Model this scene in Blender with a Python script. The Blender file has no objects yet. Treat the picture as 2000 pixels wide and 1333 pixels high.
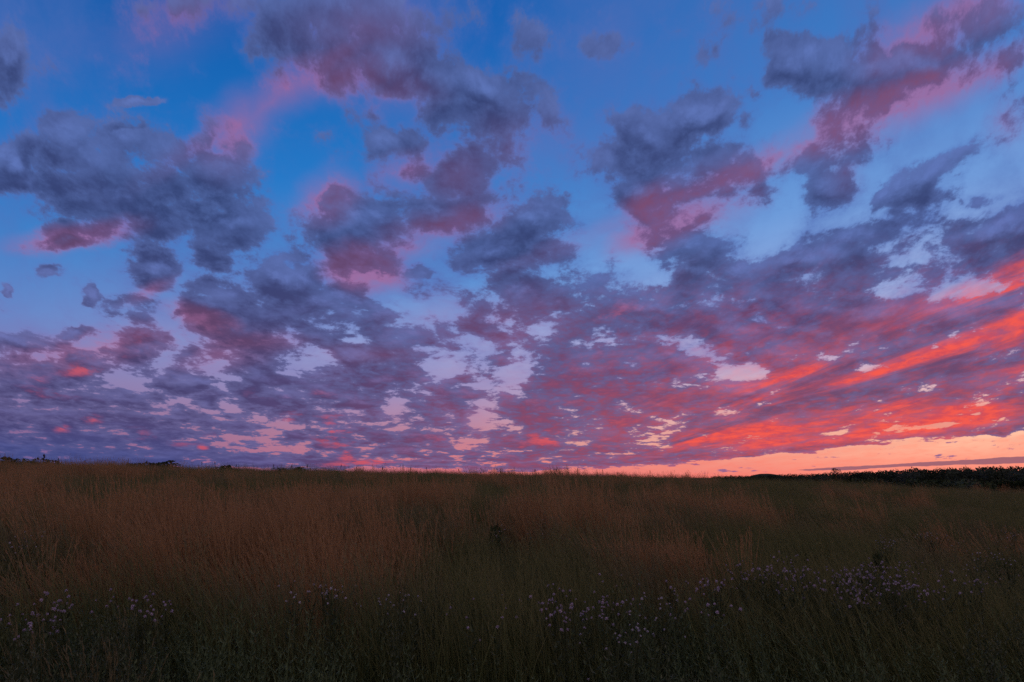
import bpy, math, random
import numpy as np
from mathutils import Vector

random.seed(7)
RNG = np.random.default_rng(11)
SC = bpy.context.scene
COL = SC.collection

# ------------------------------------------------------------------ camera
EYE = 1.75
PITCH = math.radians(11.3)
FPX = 1333.0                                   # 24 mm lens on a 36 mm sensor, in photo pixels
cam_data = bpy.data.cameras.new('camera')
cam_data.lens = 24.0
cam_data.sensor_width = 36.0
cam_data.clip_start = 0.05
cam_data.clip_end = 30000.0
cam = bpy.data.objects.new('camera', cam_data)
COL.objects.link(cam)
cam.location = (0.0, 0.0, EYE)
cam.rotation_euler = (math.pi / 2 + PITCH, 0.0, 0.0)
SC.camera = cam
SC.render.resolution_x, SC.render.resolution_y = 1024, 682
SC.view_settings.view_transform = 'Standard'
SC.view_settings.look = 'None'
SC.view_settings.exposure = 0.0
SC.view_settings.gamma = 1.0
SC.view_settings.use_curve_mapping = False
SC.render.engine = 'CYCLES'
SC.cycles.use_denoising = False              # the grain suits a dusk photograph and the stalks stay crisp
SC.cycles.max_bounces = 4
SC.cycles.diffuse_bounces = 2
SC.cycles.transparent_max_bounces = 6
SC.cycles.use_adaptive_sampling = True
SC.cycles.adaptive_threshold = 0.012

SUN_AZ = math.radians(50.0)                    # the sun has set to the right of the view
SUN_EL = math.radians(-1.5)


def lin(r, g, b):
    def f(c):
        c = c / 255.0
        return c / 12.92 if c <= 0.04045 else ((c + 0.055) / 1.055) ** 2.4
    return (f(r), f(g), f(b), 1.0)


# ------------------------------------------------------------------ small node language
class S:
    """A socket of a node tree, with arithmetic."""
    def __init__(self, tree, sock):
        self.t, self.s = tree, sock

    def _m(self, op, *others, clamp=False):
        n = self.t.nodes.new('ShaderNodeMath')
        n.operation = op
        n.use_clamp = clamp
        self.t.links.new(self.s, n.inputs[0])
        for i, o in enumerate(others):
            if isinstance(o, S):
                self.t.links.new(o.s, n.inputs[i + 1])
            else:
                n.inputs[i + 1].default_value = o
        return S(self.t, n.outputs[0])

    def __add__(self, o): return self._m('ADD', o)
    def __sub__(self, o): return self._m('SUBTRACT', o)
    def __mul__(self, o): return self._m('MULTIPLY', o)
    def __truediv__(self, o): return self._m('DIVIDE', o)
    def madd(self, m, a): return self._m('MULTIPLY_ADD', m, a)
    def max(self, o): return self._m('MAXIMUM', o)
    def min(self, o): return self._m('MINIMUM', o)
    def pow(self, o): return self._m('POWER', o)
    def clamp(self): return self._m('ADD', 0.0, clamp=True)

    def step(self, a, b, lo=0.0, hi=1.0, smooth=True):
        n = self.t.nodes.new('ShaderNodeMapRange')
        n.interpolation_type = 'SMOOTHSTEP' if smooth else 'LINEAR'
        self.t.links.new(self.s, n.inputs[0])
        for i, v in ((1, a), (2, b), (3, lo), (4, hi)):
            n.inputs[i].default_value = v
        return S(self.t, n.outputs[0])


def vec(t, x, y, z=0.0):
    n = t.nodes.new('ShaderNodeCombineXYZ')
    for i, v in enumerate((x, y, z)):
        if isinstance(v, S):
            t.links.new(v.s, n.inputs[i])
        else:
            n.inputs[i].default_value = v
    return S(t, n.outputs[0])


def noise(t, v, scale, detail=4.0, rough=0.5, lac=2.0, dist=0.0, out=0):
    n = t.nodes.new('ShaderNodeTexNoise')
    n.noise_dimensions = '3D'
    t.links.new(v.s, n.inputs['Vector'])
    n.inputs['Scale'].default_value = scale
    n.inputs['Detail'].default_value = detail
    n.inputs['Roughness'].default_value = rough
    n.inputs['Lacunarity'].default_value = lac
    n.inputs['Distortion'].default_value = dist
    return S(t, n.outputs[out])


def mapping(t, v, loc=(0, 0, 0), rot=(0, 0, 0), scale=(1, 1, 1)):
    n = t.nodes.new('ShaderNodeMapping')
    t.links.new(v.s, n.inputs[0])
    n.inputs[1].default_value = loc
    n.inputs[2].default_value = rot
    n.inputs[3].default_value = scale
    return S(t, n.outputs[0])


def ramp(t, f, stops):
    n = t.nodes.new('ShaderNodeValToRGB')
    t.links.new(f.s, n.inputs[0])
    e = n.color_ramp.elements
    while len(e) < len(stops):
        e.new(0.5)
    for el, (p, c) in zip(e, stops):
        el.position = p
        el.color = c
    return S(t, n.outputs[0])


def mix(t, f, a, b, blend='MIX'):
    n = t.nodes.new('ShaderNodeMix')
    n.data_type = 'RGBA'
    n.blend_type = blend
    n.clamp_factor = True
    for sock, v in ((n.inputs[0], f), (n.inputs[6], a), (n.inputs[7], b)):
        if isinstance(v, S):
            t.links.new(v.s, sock)
        else:
            sock.default_value = v
    return S(t, n.outputs[2])


# ------------------------------------------------------------------ sky
# A chart of the western half of the sky: for a direction (x, y, z), east-west u = x/y and
# height v = z/y.  sky_at() turns a place in the sky, given as the pixel of the photograph that
# looks at it, into that chart.
CP, SP = math.cos(PITCH), math.sin(PITCH)


def sky_at(px, py):
    a, b = (px - 1000.0) / FPX, (666.5 - py) / FPX
    y, z = CP - b * SP, SP + b * CP
    return a / y, z / y


# main cloud masses: px, py, half width, half height, tilt (deg), weight
CUMULUS = [
    (15, 120, 60, 70, 0, .8), (120, 140, 70, 50, -30, .45), (265, 190, 50, 9, 8, .8), (215, 205, 60, 20, -25, .4),
    (50, 300, 45, 50, -20, .9), (30, 338, 85, 28, 0, .9), (140, 250, 60, 50, -30, .9), (190, 310, 90, 80, -20, 1.),
    (300, 330, 120, 80, 0, 1.), (250, 385, 140, 55, 5, 1.), (400, 270, 75, 60, 20, .7), (415, 340, 90, 75, 0, .9),
    (200, 420, 120, 35, 8, .8), (140, 458, 80, 20, 8, .8), (320, 435, 90, 36, 5, .9), (445, 440, 75, 75, 0, 1.),
    (430, 490, 55, 34, 0, .9), (285, 518, 50, 46, -35, 1.0), (95, 525, 24, 20, 0, .8), (185, 577, 20, 26, 0, .9),
    (14, 564, 12, 16, 0, .8), (255, 612, 60, 30, -10, .95), (150, 645, 30, 9, 0, .7), (345, 627, 18, 12, 0, .7),
    (270, 685, 60, 34, 8, .9), (190, 706, 80, 26, 5, .9), (60, 668, 80, 22, -6, .8), (360, 690, 50, 22, 10, .6),
    (360, 10, 130, 45, 0, .62), (500, 5, 90, 40, 0, .5),
    (660, 60, 130, 90, 0, .95), (760, 110, 110, 60, -15, .95), (640, 130, 100, 55, 0, .8), (830, 50, 140, 80, 0, .55),
    (860, 160, 100, 80, 0, .8), (960, 190, 130, 70, -20, .85), (1045, 195, 50, 55, 0, .8), (900, 245, 150, 60, 0, .85),
    (790, 265, 110, 60, 0, .7), (700, 240, 90, 60, 0, .45), (900, 330, 130, 70, 0, .75), (860, 400, 110, 55, 0, .9), (960, 300, 70, 60, 0, .6),
    (1045, 75, 65, 62, 0, .6), (1190, 88, 70, 36, 0, .58), (1290, 50, 120, 50, 0, .45), (1370, 92, 44, 44, 0, .52), (1300, 120, 70, 40, 0, .5),
    (660, 385, 60, 45, 0, .7), (700, 430, 95, 58, 0, .95), (690, 475, 65, 50, 0, .9), (745, 510, 60, 40, 0, .7),
    (825, 522, 40, 16, 8, .8), (800, 550, 60, 30, 0, .4),
    (1040, 430, 80, 65, 0, .9), (980, 490, 95, 50, 15, .9), (1055, 500, 70, 50, 0, .7), (1000, 590, 100, 60, 0, .85),
    (950, 640, 70, 26, 0, .7), (900, 560, 60, 40, 0, .4),
    (410, 580, 62, 60, 0, 1.), (560, 545, 85, 60, -10, 1.), (560, 610, 140, 60, -6, 1.), (650, 600, 100, 60, -8, 1.),
    (490, 650, 110, 45, 0, .95), (610, 655, 140, 45, 0, 1.), (700, 690, 150, 42, -6, .95), (770, 660, 90, 35, -8, .8),
    (560, 715, 70, 25, -25, .7), (700, 620, 60, 50, 0, .7), (500, 735, 65, 35, -20, .8), (570, 775, 140, 34, -4, .9),
    (680, 780, 120, 40, -6, .9), (740, 740, 100, 36, -10, .8), (560, 800, 110, 20, 4, .6), (800, 720, 80, 30, -15, .7),
    (360, 752, 48, 24, 0, .9), (415, 745, 28, 9, 0, .8), (400, 790, 28, 16, -10, .8), (440, 775, 34, 10, 0, .6),
    (290, 730, 60, 10, 0, .5), (480, 700, 60, 16, 0, .5),
    (60, 750, 150, 46, 0, .9), (220, 775, 120, 30, -4, .75), (60, 815, 190, 40, 0, .95), (290, 810, 170, 26, -4, .75),
    (200, 850, 240, 34, 0, .85), (60, 880, 260, 26, 0, 1.), (280, 893, 280, 17, 0, 1.), (500, 903, 200, 11, 0, .95), (420, 830, 120, 20, -8, .55),
    (620, 912, 130, 7, 0, .8), (640, 888, 50, 24, 0, .95), (575, 850, 50, 22, 20, .6), (450, 870, 120, 10, 0, .4), (520, 880, 60, 10, 0, .5),
    (640, 840, 90, 30, -30, .8), (780, 850, 140, 45, 0, .7), (800, 795, 110, 45, -20, .65), (900, 770, 90, 40, -25, .7), (790, 885, 160, 16, 0, .8), (860, 908, 160, 7, 0, .75),
    (950, 840, 150, 45, 0, .6), (960, 890, 140, 16, 0, .8), (1010, 912, 120, 6, 0, .7), (1080, 800, 130, 70, 0, .8), (1150, 730, 160, 65, 0, .85),
    (1100, 870, 180, 30, 0, .85), (1150, 900, 180, 12, 4, .85), (1300, 870, 180, 22, 8, .75), (1250, 800, 130, 60, 0, .8), (1250, 715, 130, 50, 10, .9),
    (1100, 670, 100, 50, 20, .7), (1190, 620, 130, 60, 15, .8), (930, 700, 70, 24, -20, .5), (1030, 720, 60, 40, 0, .5),
    (1290, 260, 95, 85, 0, .85), (1370, 215, 80, 55, 0, .75), (1250, 200, 70, 60, 0, .4), (1195, 315, 80, 40, -20, .9), (1260, 355, 85, 60, -25, .95), (1330, 330, 110, 70, 0, .95),
    (1400, 310, 90, 70, 0, .75), (1270, 410, 45, 40, 0, .7), (1470, 390, 55, 38, -20, .7), (1350, 475, 80, 50, -10, .8), (1420, 440, 60, 50, 0, .5),
    (1570, 130, 80, 62, 0, 1.), (1650, 150, 140, 78, 0, 1.1), (1750, 140, 120, 60, 15, 1.), (1620, 190, 110, 40, 0, .8), (1690, 80, 120, 40, 10, .6), (1700, 40, 90, 50, 0, .5), (1500, 20, 160, 50, 0, .45),
    (1880, 40, 110, 60, 20, .7), (1970, 110, 70, 70, 0, .7), (1990, 250, 40, 60, 0, .4), (1500, 210, 40, 30, 0, .3), (1465, 180, 25, 20, 0, .5),
    (1640, 350, 85, 50, 0, 1.), (1690, 300, 80, 55, 25, .9), (1880, 300, 160, 60, 20, .45), (1800, 520, 110, 60, 8, .55), (1760, 430, 120, 40, 10, .55), (1810, 330, 75, 40, 25, .9), (1780, 385, 85, 40, 10, .9), (1900, 390, 75, 18, 15, .8), (1600, 400, 40, 30, 0, .4),
    (1590, 500, 140, 48, 0, 1.), (1700, 470, 100, 40, 10, .75), (1500, 560, 120, 50, 0, .95), (1390, 580, 90, 60, 0, .95), (1430, 640, 100, 50, -10, 1.),
    (1290, 600, 110, 60, 0, .9), (1590, 600, 150, 55, 0, .9), (1700, 620, 140, 50, 8, .9), (1840, 600, 110, 50, 10, .75), (1930, 455, 130, 45, 12, .95), (1960, 500, 100, 50, 12, .9),
    (1950, 600, 120, 50, 18, .85), (1520, 690, 160, 50, 0, .9), (1700, 690, 200, 50, 12, 1.), (1880, 680, 200, 60, 16, 1.), (1500, 760, 220, 50, 10, 1.), (1720, 760, 240, 50, 10, 1.),
    (1920, 760, 180, 55, 10, 1.), (1430, 830, 180, 40, 8, .95), (1620, 820, 240, 36, 7, .95), (1850, 815, 220, 28, 6, .95), (1400, 882, 140, 14, 7, .95), (1500, 874, 180, 14, 6, .9), (1650, 856, 220, 15, 6, .9), (1930, 832, 130, 18, 5, 1.), (1230, 898, 160, 10, 4, .8),
    (1350, 740, 130, 50, 10, .8),
    (880, 290, 130, 55, 0, .62), (980, 345, 90, 60, 0, .66), (820, 330, 90, 50, 0, .6), (770, 215, 70, 50, 0, .6), (1450, 300, 90, 80, 0, .5), (1440, 230, 60, 50, 0, .5), (900, 480, 70, 50, 0, .55), (880, 640, 60, 30, 0, .5),
    (1500, 470, 90, 40, 10, .6), (1420, 520, 100, 40, 0, .7), (1150, 560, 110, 50, 0, .7), (1090, 590, 70, 40, 0, .6), (1660, 540, 120, 40, 10, .9),
    (2150, 590, 190, 110, 15, .95), (2210, 745, 240, 60, 8, 1.), (2200, 400, 170, 90, 10, .7), (2180, 200, 150, 90, 20, .7), (-140, 330, 120, 70, 0, .8), (-160, 780, 170, 60, 0, .9), (-120, 560, 60, 40, 0, .6),
    (930, 712, 75, 34, 0, .62), (975, 750, 50, 24, 0, .5), (1445, 722, 50, 18, 0, .5), (610, 705, 50, 16, 0, .5),
    # bright holes
    (1400, 690, 50, 24, -20, -.35), (1300, 680, 60, 30, 10, .5), (1480, 680, 60, 30, 10, .5), (1460, 725, 40, 16, -10, -.6), (1800, 505, 50, 16, 10, -.15), (1870, 572, 45, 20, 10, -.5), (1330, 835, 26, 24, 0, -.2),
    (1005, 735, 22, 34, 0, -.35), (980, 690, 60, 26, 0, .45), (900, 735, 50, 26, -20, .6), (940, 820, 22, 34, -20, -.4), (1805, 833, 60, 8, 6, -.7), (1640, 842, 50, 4, 6, -.3), (760, 800, 24, 18, 0, -.3), (690, 805, 30, 10, 0, -.4),
    (680, 665, 30, 12, 0, -.5), (1780, 290, 110, 40, 28, -.5), (1480, 440, 40, 40, 0, -.4), (630, 700, 40, 12, -20, -.5), (430, 415, 26, 14, 0, -.35), (880, 720, 40, 20, 0, -.4),
    (860, 300, 20, 20, 0, -.25), (780, 205, 24, 20, 0, -.5),
]
# rose veils of high cloud still lit from below
ROSE = [
    (470, 235, 80, 55, 50, .9), (560, 175, 130, 45, 28, .8), (660, 150, 130, 50, 8, .6), (430, 290, 60, 60, 0, .5), (760, 180, 90, 50, 0, .4), (330, 50, 170, 80, 20, .5), (700, 60, 140, 80, 0, .4),
    (640, 375, 60, 50, 0, .8), (800, 330, 80, 35, 20, .5), (880, 430, 130, 40, 18, .55), (710, 520, 70, 40, -12, .95), (790, 480, 90, 36, 20, .5), (600, 400, 60, 60, 0, .3),
    (140, 458, 110, 26, 8, .9), (400, 630, 70, 26, -22, .8), (290, 570, 50, 18, 30, .5), (430, 690, 120, 40, 10, .4), (200, 680, 200, 40, 8, .5),
    (1240, 465, 70, 28, 22, .9), (1320, 440, 110, 30, 22, .9), (1290, 400, 70, 45, 30, .75), (1400, 410, 100, 36, 22, .5), (1200, 490, 60, 30, 0, .4),
    (1520, 300, 140, 32, 22, .6), (1650, 245, 160, 40, 22, .85), (1800, 190, 170, 42, 26, .9), (1930, 130, 110, 40, 26, .6), (1400, 350, 120, 40, 22, .4),
    (1560, 292, 430, 26, 23, .75), (530, 195, 210, 34, 33, .8),
    (1800, 70, 120, 50, 35, .7), (1890, 10, 110, 45, 30, .7), (1975, 240, 60, 60, 0, .4), (1650, 330, 60, 60, 0, .3), (1000, 300, 160, 90, 20, .3), (900, 340, 90, 70, 0, .35),
    (1000, 620, 120, 50, 0, .4), (860, 610, 90, 40, 0, .35), (1620, 560, 120, 40, 10, .2), (480, 670, 120, 20, 0, .5), (700, 690, 120, 20, 0, .4),
]
# undersides that still burn red
EMBER = [
    (1965, 566, 130, 27, 20, .95), (1900, 666, 240, 33, 19, 1.15), (1990, 640, 80, 40, 22, .8), (1690, 738, 240, 22, 16, 1.05), (1500, 785, 190, 19, 14, .95), (1580, 726, 160, 15, 13, .95), (1410, 800, 110, 12, 13, .55),
    (1750, 787, 260, 20, 10, 1.), (1930, 802, 140, 24, 6, 1.), (1620, 820, 260, 23, 8, .95), (1440, 850, 180, 26, 8, .9), (1820, 826, 240, 22, 7, .95), (1550, 862, 190, 14, 6, .75), (1960, 715, 100, 16, 14, .4),
    (1930, 757, 130, 13, 7, -.95), (1560, 700, 130, 8, 14, -.3), (1700, 690, 140, 10, 16, -.4),
    (1700, 775, 420, 95, 13, .56), (1960, 690, 260, 140, 18, .58), (1250, 815, 280, 80, 5, .36), (1930, 565, 180, 50, 20, .6),
    (1960, 618, 90, 20, 20, .35), (1300, 850, 130, 40, 6, .45), (1110, 860, 90, 34, 0, .65), (1150, 780, 120, 30, 8, .35), (1350, 740, 120, 20, 12, .35), (1170, 830, 120, 24, 4, .4),
    (2130, 590, 140, 34, 22, .9), (2190, 770, 200, 34, 12, .9), (2170, 690, 160, 20, 15, .7),
    (650, 845, 50, 28, -38, .85), (675, 882, 30, 16, -38, .95), (610, 820, 60, 20, -10, .4), (720, 905, 90, 7, 3, .8), (560, 822, 24, 10, 0, .6), (760, 830, 60, 14, 0, .3), (860, 850, 60, 20, 0, .4),
    (170, 722, 55, 12, 4, .75), (230, 690, 90, 26, 28, .32), (70, 742, 36, 18, 0, .42), (180, 820, 20, 10, 0, .6), (120, 838, 16, 8, 0, .6), (270, 850, 40, 12, 0, .4), (360, 862, 30, 9, 0, .5), (420, 850, 40, 10, 0, .4),
    (398, 873, 10, 6, 0, .8), (1180, 655, 80, 20, 25, .4), (1200, 610, 130, 26, 15, .3), (1560, 660, 160, 24, 10, .25), (1750, 640, 140, 26, 12, .35), (1000, 880, 120, 16, 0, .4), (940, 760, 60, 20, 0, .2), (600, 770, 140, 12, 0, .3), (60, 770, 140, 20, 0, .3),
]


def blob_group(name, blobs, soft=0.0):
    """A node group: chart position in, summed soft blobs out."""
    g = bpy.data.node_groups.new(name, 'ShaderNodeTree')
    g.interface.new_socket('chart', in_out='INPUT', socket_type='NodeSocketVector')
    g.interface.new_socket('value', in_out='OUTPUT', socket_type='NodeSocketFloat')
    gi = g.nodes.new('NodeGroupInput')
    go = g.nodes.new('NodeGroupOutput')
    acc = hole = None
    for px, py, rx, ry, tilt, w in blobs:
        c = sky_at(px, py)
        t = math.radians(tilt)
        ax = sky_at(px + rx * math.cos(t), py - rx * math.sin(t))
        ay = sky_at(px - ry * math.sin(t), py - ry * math.cos(t))
        ex = (ax[0] - c[0], ax[1] - c[1])
        ey = (ay[0] - c[0], ay[1] - c[1])
        n = g.nodes.new('ShaderNodeTexGradient')
        n.gradient_type = 'SPHERICAL'
        m = n.texture_mapping
        m.vector_type = 'TEXTURE'
        m.translation = (c[0], c[1], 0.0)
        m.rotation = (0.0, 0.0, math.atan2(ex[1], ex[0]))
        k = 1.75
        m.scale = (math.hypot(*ex) * k, math.hypot(*ey) * k, 1.0)
        g.links.new(gi.outputs[0], n.inputs[0])
        f = S(g, n.outputs['Fac'])
        if w < 0:
            hole = f * (w * 1.4) if hole is None else f.madd(w * 1.4, hole)
        elif acc is None:
            acc = f * (w * 1.4)
        else:
            acc = (f * (w * 1.4))._m('SMOOTH_MAX', acc, soft) if soft else f.madd(w * 1.4, acc)
    if hole is not None:
        acc = acc + hole
    g.links.new(acc.s, go.inputs[0])
    return g


world = bpy.data.worlds.new('World')
SC.world = world
world.use_nodes = True
world.cycles.sampling_method = 'MANUAL'
world.cycles.sample_map_resolution = 512
T = world.node_tree
T.nodes.clear()


def use_group(g, v):
    n = T.nodes.new('ShaderNodeGroup')
    n.node_tree = g
    T.links.new(v.s, n.inputs[0])
    return S(T, n.outputs[0])


tc = T.nodes.new('ShaderNodeTexCoord')
sep = T.nodes.new('ShaderNodeSeparateXYZ')
T.links.new(tc.outputs['Generated'], sep.inputs[0])
X, Y, Z = (S(T, sep.outputs[i]) for i in range(3))
Zp = Z.max(0.0)
front = Y.step(0.12, 0.35)                        # how far into the charted half of the sky
Yc = Y.max(0.12)
U, V = X / Yc, Zp / Yc
hor = (X * X + Y * Y)._m('SQRT').max(0.001)
G = (X * math.sin(SUN_AZ) + Y * math.cos(SUN_AZ)) / hor     # 1 towards the sunset, -1 away from it

# clear sky: three vertical ramps, away from the sunset, beside it and over it
zr = Zp.pow(0.5)
def zstops(st): return [(math.sqrt(z), lin(*c)) for z, c in st]
away = ramp(T, zr, zstops([(0, (78, 88, 152)), (.03, (112, 94, 148)), (.07, (138, 104, 148)), (.12, (130, 122, 174)), (.19, (100, 136, 200)), (.28, (60, 128, 200)), (.40, (22, 112, 193)), (.58, (2, 84, 163)), (1, (0, 58, 128))]))
beside = ramp(T, zr, zstops([(0, (228, 110, 116)), (.025, (218, 126, 130)), (.06, (192, 130, 150)), (.12, (166, 146, 188)), (.19, (155, 163, 212)), (.28, (92, 148, 214)), (.40, (40, 124, 201)), (.58, (14, 95, 178)), (1, (0, 62, 136))]))
over = ramp(T, zr, zstops([(0, (255, 130, 112)), (.02, (255, 158, 134)), (.05, (255, 194, 164)), (.09, (250, 196, 180)), (.15, (212, 185, 205)), (.24, (158, 178, 224)), (.35, (112, 156, 217)), (.5, (62, 122, 196)), (1, (0, 70, 145))]))
clear = mix(T, G.step(0.05, 0.62, smooth=False), away, beside)
clear = mix(T, G.step(0.60, 0.95, smooth=False), clear, over)
nish = T.nodes.new('ShaderNodeTexSky')
nish.sky_type = 'NISHITA'
nish.sun_disc = False
nish.sun_elevation = SUN_EL
nish.sun_rotation = SUN_AZ
nish.air_density = 1.2
nish.ozone_density = 2.0
clear = mix(T, 0.06, clear, S(T, nish.outputs[0]), 'ADD')

# coordinates for the texture of the clouds: the deck as a plane overhead behind the view; in the charted
# half the same fan of lines, with the height compressed because clouds are heaps and not a flat print
Zd = Zp + 0.07
lnz = Zd._m('LOGARITHM', math.e)
px_, py_ = X / Zd, Y / Zd
P = vec(T, (U * (V + 0.28)._m('POWER', -1.0).madd(0.75, 1.7) - px_) * front + px_, (lnz * -1.75 - py_) * front + py_)
wob = noise(T, P, 2.2, 6.0, 0.6, out=1)
sepw = T.nodes.new('ShaderNodeSeparateColor')
T.links.new(wob.s, sepw.inputs[0])
wx, wy = S(T, sepw.outputs[0]) - 0.5, S(T, sepw.outputs[1]) - 0.5
damp = Zp.step(0.0, 0.40, 0.10, 1.0)
Uw = U + wx * damp * 0.16
Vw = V + wy * damp * 0.12
chart = vec(T, Uw, Vw)
chart_up = vec(T, Uw + 0.012, Vw + damp * 0.05)
chart_soft = vec(T, U + wx * damp * 0.10, V + wy * damp * 0.07)

gc = blob_group('cloud_masses', CUMULUS, 0.10)
B = use_group(gc, chart)
Bu = use_group(gc, chart_up)
rose = use_group(blob_group('rose_veils', ROSE, 0.08), chart_soft)
ember = use_group(blob_group('ember_streaks', EMBER, 0.05), chart_soft)


def puffs(v):
    """Rounded heaps with creases between them."""
    n = T.nodes.new('ShaderNodeTexVoronoi')
    n.feature = 'F1'
    n.normalize = True
    T.links.new(v.s, n.inputs['Vector'])
    n.inputs['Scale'].default_value = 5.5
    n.inputs['Detail'].default_value = 3.0
    n.inputs['Roughness'].default_value = 0.55
    n.inputs['Lacunarity'].default_value = 2.3
    return S(T, n.outputs['Distance'])


Pw = vec(T, (wx * 0.35)._m('ADD', (U * (V + 0.28)._m('POWER', -1.0).madd(0.75, 1.7) - px_) * front + px_), (wy * 0.35)._m('ADD', (lnz * -1.75 - py_) * front + py_))
N1 = noise(T, P, 4.2, 11.0, 0.62, 2.15, 0.2) - puffs(Pw) * 0.42 + 0.075
P_up = mapping(T, P, loc=(0.0, -0.05, 0.0))
N1u = noise(T, P_up, 4.2, 7.0, 0.58, 2.15, 0.2) - puffs(mapping(T, Pw, loc=(0.0, -0.05, 0.0))) * 0.42 + 0.075
N2 = noise(T, P, 0.45, 3.0, 0.5)
wide = N2.step(0.30, 0.60, 0.15, 1.0)             # outside the charted half the unseen deck is mostly closed, cutting blue light
bias = Zp.step(0.08, 0.36, -0.16, -0.36)
chart_in = front * U._m('ABSOLUTE').step(0.86, 1.20, 1.0, 0.0) * V.step(0.86, 1.25, 1.0, 0.0)
cover = (B.madd(1.55, bias).min(1.05) - wide) * chart_in + wide
amp = Zp.step(0.05, 0.40, 3.4, 3.3)
N3 = noise(T, mapping(T, P, scale=(1.0, 1.25, 1.0)), 11.0, 6.0, 0.6, 2.1, 0.3)
cells = (N3 - 0.5) * Zp.step(0.03, 0.30, 2.1, 0.95)
D = (N1 - 0.5) * amp + cover + cells
Du = (N1u - 0.5) * amp + (Bu.madd(1.55, bias).min(1.05) - wide) * chart_in + wide + cells * 0.3
edge = Zp.step(0.04, 0.40, 0.30, 0.44)             # overhead clouds have wider, softer edges
fluff = D.step(-0.25, 0.75)                        # thin outer parts of the clouds
alpha = ((D - 0.20) / edge).clamp()
alpha = alpha * alpha * (alpha * -2.0 + 3.0) * Zp.step(0.1, 0.4, 1.0, 0.93)
thick = D.step(0.35, 1.25)
relief = (N1 - N1u) * 1.9 + (B - Bu) * 1.15                                  # > 0 on faces that look up at the open sky
lit = relief.step(-0.12, 1.15)

# streaks: noise drawn out along the wind
fan = (V + 0.05)._m('ARCTAN2', U + 0.16)
PS = vec(T, (U * U + V * V + 0.02)._m('LOGARITHM', math.e) * 0.55, fan * 11.0, V * 1.5)
NS = noise(T, PS, 1.6, 8.0, 0.60, 2.1, 0.6)
along = U.step(0.05, 0.30)
streak = (NS.step(0.32, 0.68) - N1.step(0.38, 0.62)) * along + N1.step(0.38, 0.62)

# cloud colours
low = Zp.step(0.03, 0.33, 1.0, 0.0)                # lower clouds are warmer
sunny = G.step(0.25, 0.95)
cool = mix(T, lit, lin(52, 62, 108), lin(96, 118, 184))
warm = mix(T, lit, lin(76, 66, 112), lin(118, 112, 168))
shade = mix(T, low * 0.9, cool, warm)
shade = mix(T, low * sunny * 0.75, shade, mix(T, lit, lin(112, 70, 104), lin(150, 108, 150)))
shade = mix(T, (thick * -0.55 + 0.55), shade, mix(T, low, lin(98, 122, 188), lin(128, 122, 176)))
haze_blue = Zp.step(0.0, 0.085, 1.0, 0.0) * G.step(0.1, 0.50, 1.0, 0.0)
shade = mix(T, haze_blue * 0.85, shade, lin(56, 78, 142))
rosec = mix(T, low, lin(122, 82, 128), lin(190, 92, 112))
NV = noise(T, mapping(T, P, loc=(3.1, 1.7, 0.0)), 1.3, 7.0, 0.6, 2.1, 0.4)
rk = (rose * (NV * 0.9 + 0.25 + fluff * 0.50)).step(0.06, 1.05)
thin = NV.step(0.34, 0.70) * 0.58 + fluff * 0.42
shade = mix(T, rk * (lit * -0.45 + 0.70), shade, mix(T, thick, rosec, mix(T, sunny, lin(100, 66, 100), lin(140, 80, 112))))
glow = low * sunny * (streak * 0.38 + N3.step(0.40, 0.70) * N1.step(0.64, 0.42) * 0.26)     # pink bellies of the low clouds
ek = ((ember * (streak * 1.10 + 0.12)).step(0.06, 1.12) * (N1 * 0.55 + N3 * 0.35 + 0.52)).min(0.95).max(glow)
emberc = mix(T, G.step(0.30, 0.9), lin(190, 86, 108), mix(T, N3.step(0.36, 0.62), lin(212, 74, 82), lin(250, 90, 74)))
shade = mix(T, N1.step(0.36, 0.60, 0.22, 0.0), shade, lin(48, 50, 92))
shade = mix(T, front.madd(-0.8, 0.8), shade, mix(T, N1.step(0.35, 0.65), lin(196, 158, 148), lin(148, 126, 134)))   # unseen rosy grey deck behind the view, added to warm and brighten the field
shade = mix(T, ek, shade, emberc)

veil = mix(T, thin * Zp.step(0.05, 0.2), clear, mix(T, low, lin(82, 108, 180), lin(142, 132, 188)))
veil = mix(T, (rk * 0.75).clamp(), veil, mix(T, low, lin(164, 104, 152), lin(212, 118, 138)))
veil = mix(T, (ek * 0.6).clamp(), veil, emberc)
# a long thin bank lying on the horizon under the glow
BANK = [(1990, 900, 130, 5.0, 2.5, 1.), (1850, 905.5, 120, 3.4, 3, 1.), (1740, 911, 90, 2.6, 4, 1.), (1640, 915.5, 70, 2.2, 3, .9), (2300, 890, 260, 9, 2, 1.)]
bank = use_group(blob_group('horizon_bank', BANK, 0.05), vec(T, U, V + (N2 - 0.5) * 0.010 + (N1 - 0.5) * 0.005)).step(0.34, 0.56)
sky = mix(T, alpha * Zp.step(-0.01, 0.008, 0.3, 0.97), veil, shade)
sky = mix(T, bank * front * 0.92, sky, lin(150, 96, 112))
below = Z.step(-0.02, 0.0)
sky = mix(T, below, lin(40, 38, 40), sky)

bg = T.nodes.new('ShaderNodeBackground')
bg.inputs['Strength'].default_value = 1.0
T.links.new(sky.s, bg.inputs['Color'])
wo = T.nodes.new('ShaderNodeOutputWorld')
T.links.new(bg.outputs[0], wo.inputs[0])

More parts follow.
